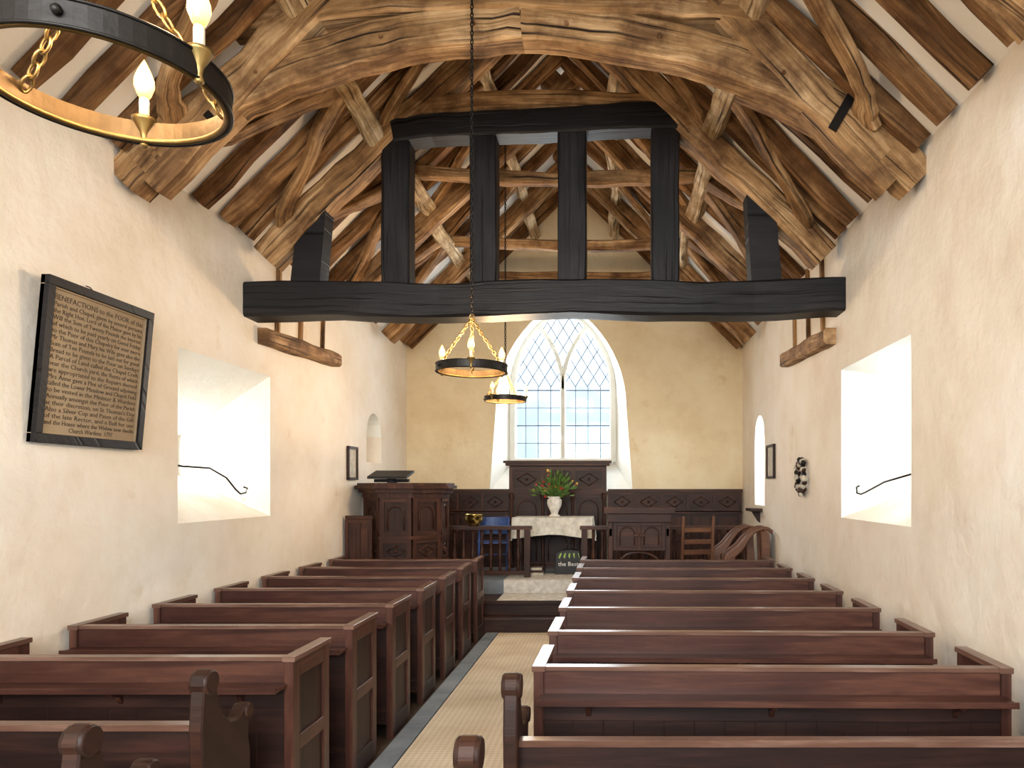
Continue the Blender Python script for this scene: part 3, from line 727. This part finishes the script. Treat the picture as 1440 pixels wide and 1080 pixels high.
# ------------------------------------------------------------ chandeliers
SC=.757
def chandelier(x,y,z,ztop,rad=.295,rot=0,LP=14):
    g=empty("ring_chandelier",(x,y,z)); g.scale=(SC,SC,SC); n=64; h=.031; mb=MB()
    rings=[]
    for k in range(n):
        a=2*math.pi*k/n; c,s=math.cos(a),math.sin(a)
        rings.append([V((c*rad,s*rad,-h)),V((c*rad,s*rad,h)),V((c*(rad-.009),s*(rad-.009),h)),V((c*(rad-.009),s*(rad-.009),-h))])
    mb.rings(rings,[k*.03 for k in range(n)],0,False,False,True,mk=[0,0,2,0])
    for zz in (-h,h): mb.tube([((rad+.001)*math.cos(2*math.pi*k/n),(rad+.001)*math.sin(2*math.pi*k/n),zz) for k in range(n)],.004,6,0,True)
    mb.tube([((rad-.014)*math.cos(2*math.pi*k/n),(rad-.014)*math.sin(2*math.pi*k/n),-h+.004) for k in range(n)],.008,8,1,True)
    for a in (40,160,280):
        a=math.radians(a+rot); mb.ball((rad*math.cos(a)*1.02,rad*math.sin(a)*1.02,0),.012,0,8)
    mb.make("iron_hoop",[M_IRON,M_IRONG,M_IRONI],g)
    mb=MB()
    for a in (100,220,340):
        a=math.radians(a+rot); c=V((math.cos(a)*(rad-.004),math.sin(a)*(rad-.004),0))
        mb.lathe([(.004,-.045),(.012,-.038),(.008,-.02),(.012,.0),(.030,h+.002),(.034,h+.01),(.016,h+.014)],c,14,0)
        mb.lathe([(.013,h+.012),(.0135,h+.06),(.012,h+.07)],c,14,1)
        mb.lathe([(.012,h+.070),(.019,h+.083),(.027,h+.107),(.026,h+.127),(.018,h+.150),(.008,h+.172),(.001,h+.186)],c,14,2)
    mb.make("candle_lamps",[M_CHAIN,M_CAND,M_BULB],g)
    mb=MB()
    for a in (40,160,280):
        a=math.radians(a+rot); mb.chain((math.cos(a)*(rad-.01),math.sin(a)*(rad-.01),h-.02),(0,0,.42),.048,.0045,.013,0)
    mb.tube([(.02*math.cos(q),0,.435+.02*math.sin(q)) for q in [k*.628 for k in range(10)]],.005,6,0,True)
    mb.make("suspension_chains",[M_CHAIN],g)
    mb=MB(); mb.chain((0,0,.45),(0,0,(ztop-z)/SC),.05,.005,.012,0); mb.make("hanging_chain",[M_IRON],g)
    for a in (100,220,340):
        a=math.radians(a+rot)
        l=bpy.data.lights.new("lamp_glow",'POINT'); l.energy=LP; l.color=(1,.68,.38); l.shadow_soft_size=.04
        o=bpy.data.objects.new("lamp_glow",l); scene.collection.objects.link(o); o.parent=g; o.location=(math.cos(a)*(rad-.06),math.sin(a)*(rad-.06),h+.16)
def ceilz(x): return ZR-SL*abs(x-XC)
chandelier(-.99,1.393,2.545,ceilz(-.99),.285,rot=7,LP=10); chandelier(-.893,4.50,2.50,ceilz(-.893),rot=60,LP=22); chandelier(-1.158,7.65,2.696,ceilz(-1.158),rot=20,LP=38)
chandelier(-.95,-1.7,2.55,ceilz(-.95),LP=17)
# ------------------------------------------------------------ lighting
w=bpy.data.worlds.new("World"); scene.world=w; w.use_nodes=True; nt=w.node_tree; L=nt.links.new
bg=nt.nodes["Background"]; tc=N(nt,"ShaderNodeTexCoord"); sp=N(nt,"ShaderNodeSeparateXYZ"); L(tc.outputs["Generated"],sp.inputs[0])
nz=N(nt,"ShaderNodeTexNoise",Scale=26.0,Detail=5.0); L(tc.outputs["Generated"],nz.inputs["Vector"])
ad=N(nt,"ShaderNodeMath",operation='MULTIPLY_ADD'); L(nz.outputs[0],ad.inputs[0]); ad.inputs[1].default_value=.14; L(sp.outputs[2],ad.inputs[2])
rp=ramp(nt,[(.05,(.24,.33,.32)),(.13,(.26,.35,.37)),(.19,(.32,.40,.45)),(.27,(.52,.56,.58)),(.5,(1,1,1))]); L(ad.outputs[0],rp.inputs[0]); L(rp.outputs[0],bg.inputs[0]); bg.inputs[1].default_value=3.1
def area(nm,loc,rot,sx,sy,e,c=(1,.97,.92)):
    l=bpy.data.lights.new(nm,'AREA'); l.shape='RECTANGLE'; l.size=sx; l.size_y=sy; l.energy=e; l.color=c
    o=bpy.data.objects.new(nm,l); scene.collection.objects.link(o); o.location=loc; o.rotation_euler=rot; return o
area("daylight_window_left",(XL-.80,6.07,2.04),(0,-math.pi/2,0),.26,1.0,11,(.93,.98,1))
area("daylight_window_right",(XR+.80,5.45,2.2),(0,math.pi/2,0),.7,.7,17,(.93,.98,1))
area("daylight_window_right_chancel",(XR+.50,9.78,2.16),(0,math.pi/2,0),.8,.36,16,(.95,.98,1))
area("daylight_east",(WC,YE+.75,3.2),(-math.pi/2,0,0),1.5,2.1,130,(.94,.975,1))
area("added_west_fill",(XC,-2.9,3.3),(math.pi/2,0,0),4.2,3.2,530,(.93,.97,1))  # added fill lamp behind the camera brightens the nave; no window modelled there
# ------------------------------------------------------------ camera
cam=bpy.data.cameras.new("camera"); co=bpy.data.objects.new("camera",cam); scene.collection.objects.link(co)
co.location=(0,0,1.75); co.rotation_euler=(math.pi/2,0,0); cam.sensor_width=36; cam.lens=25
cam.shift_x=(720-862)/1440; cam.shift_y=145/1440; cam.clip_start=.02
scene.camera=co
scene.view_settings.view_transform='Standard'
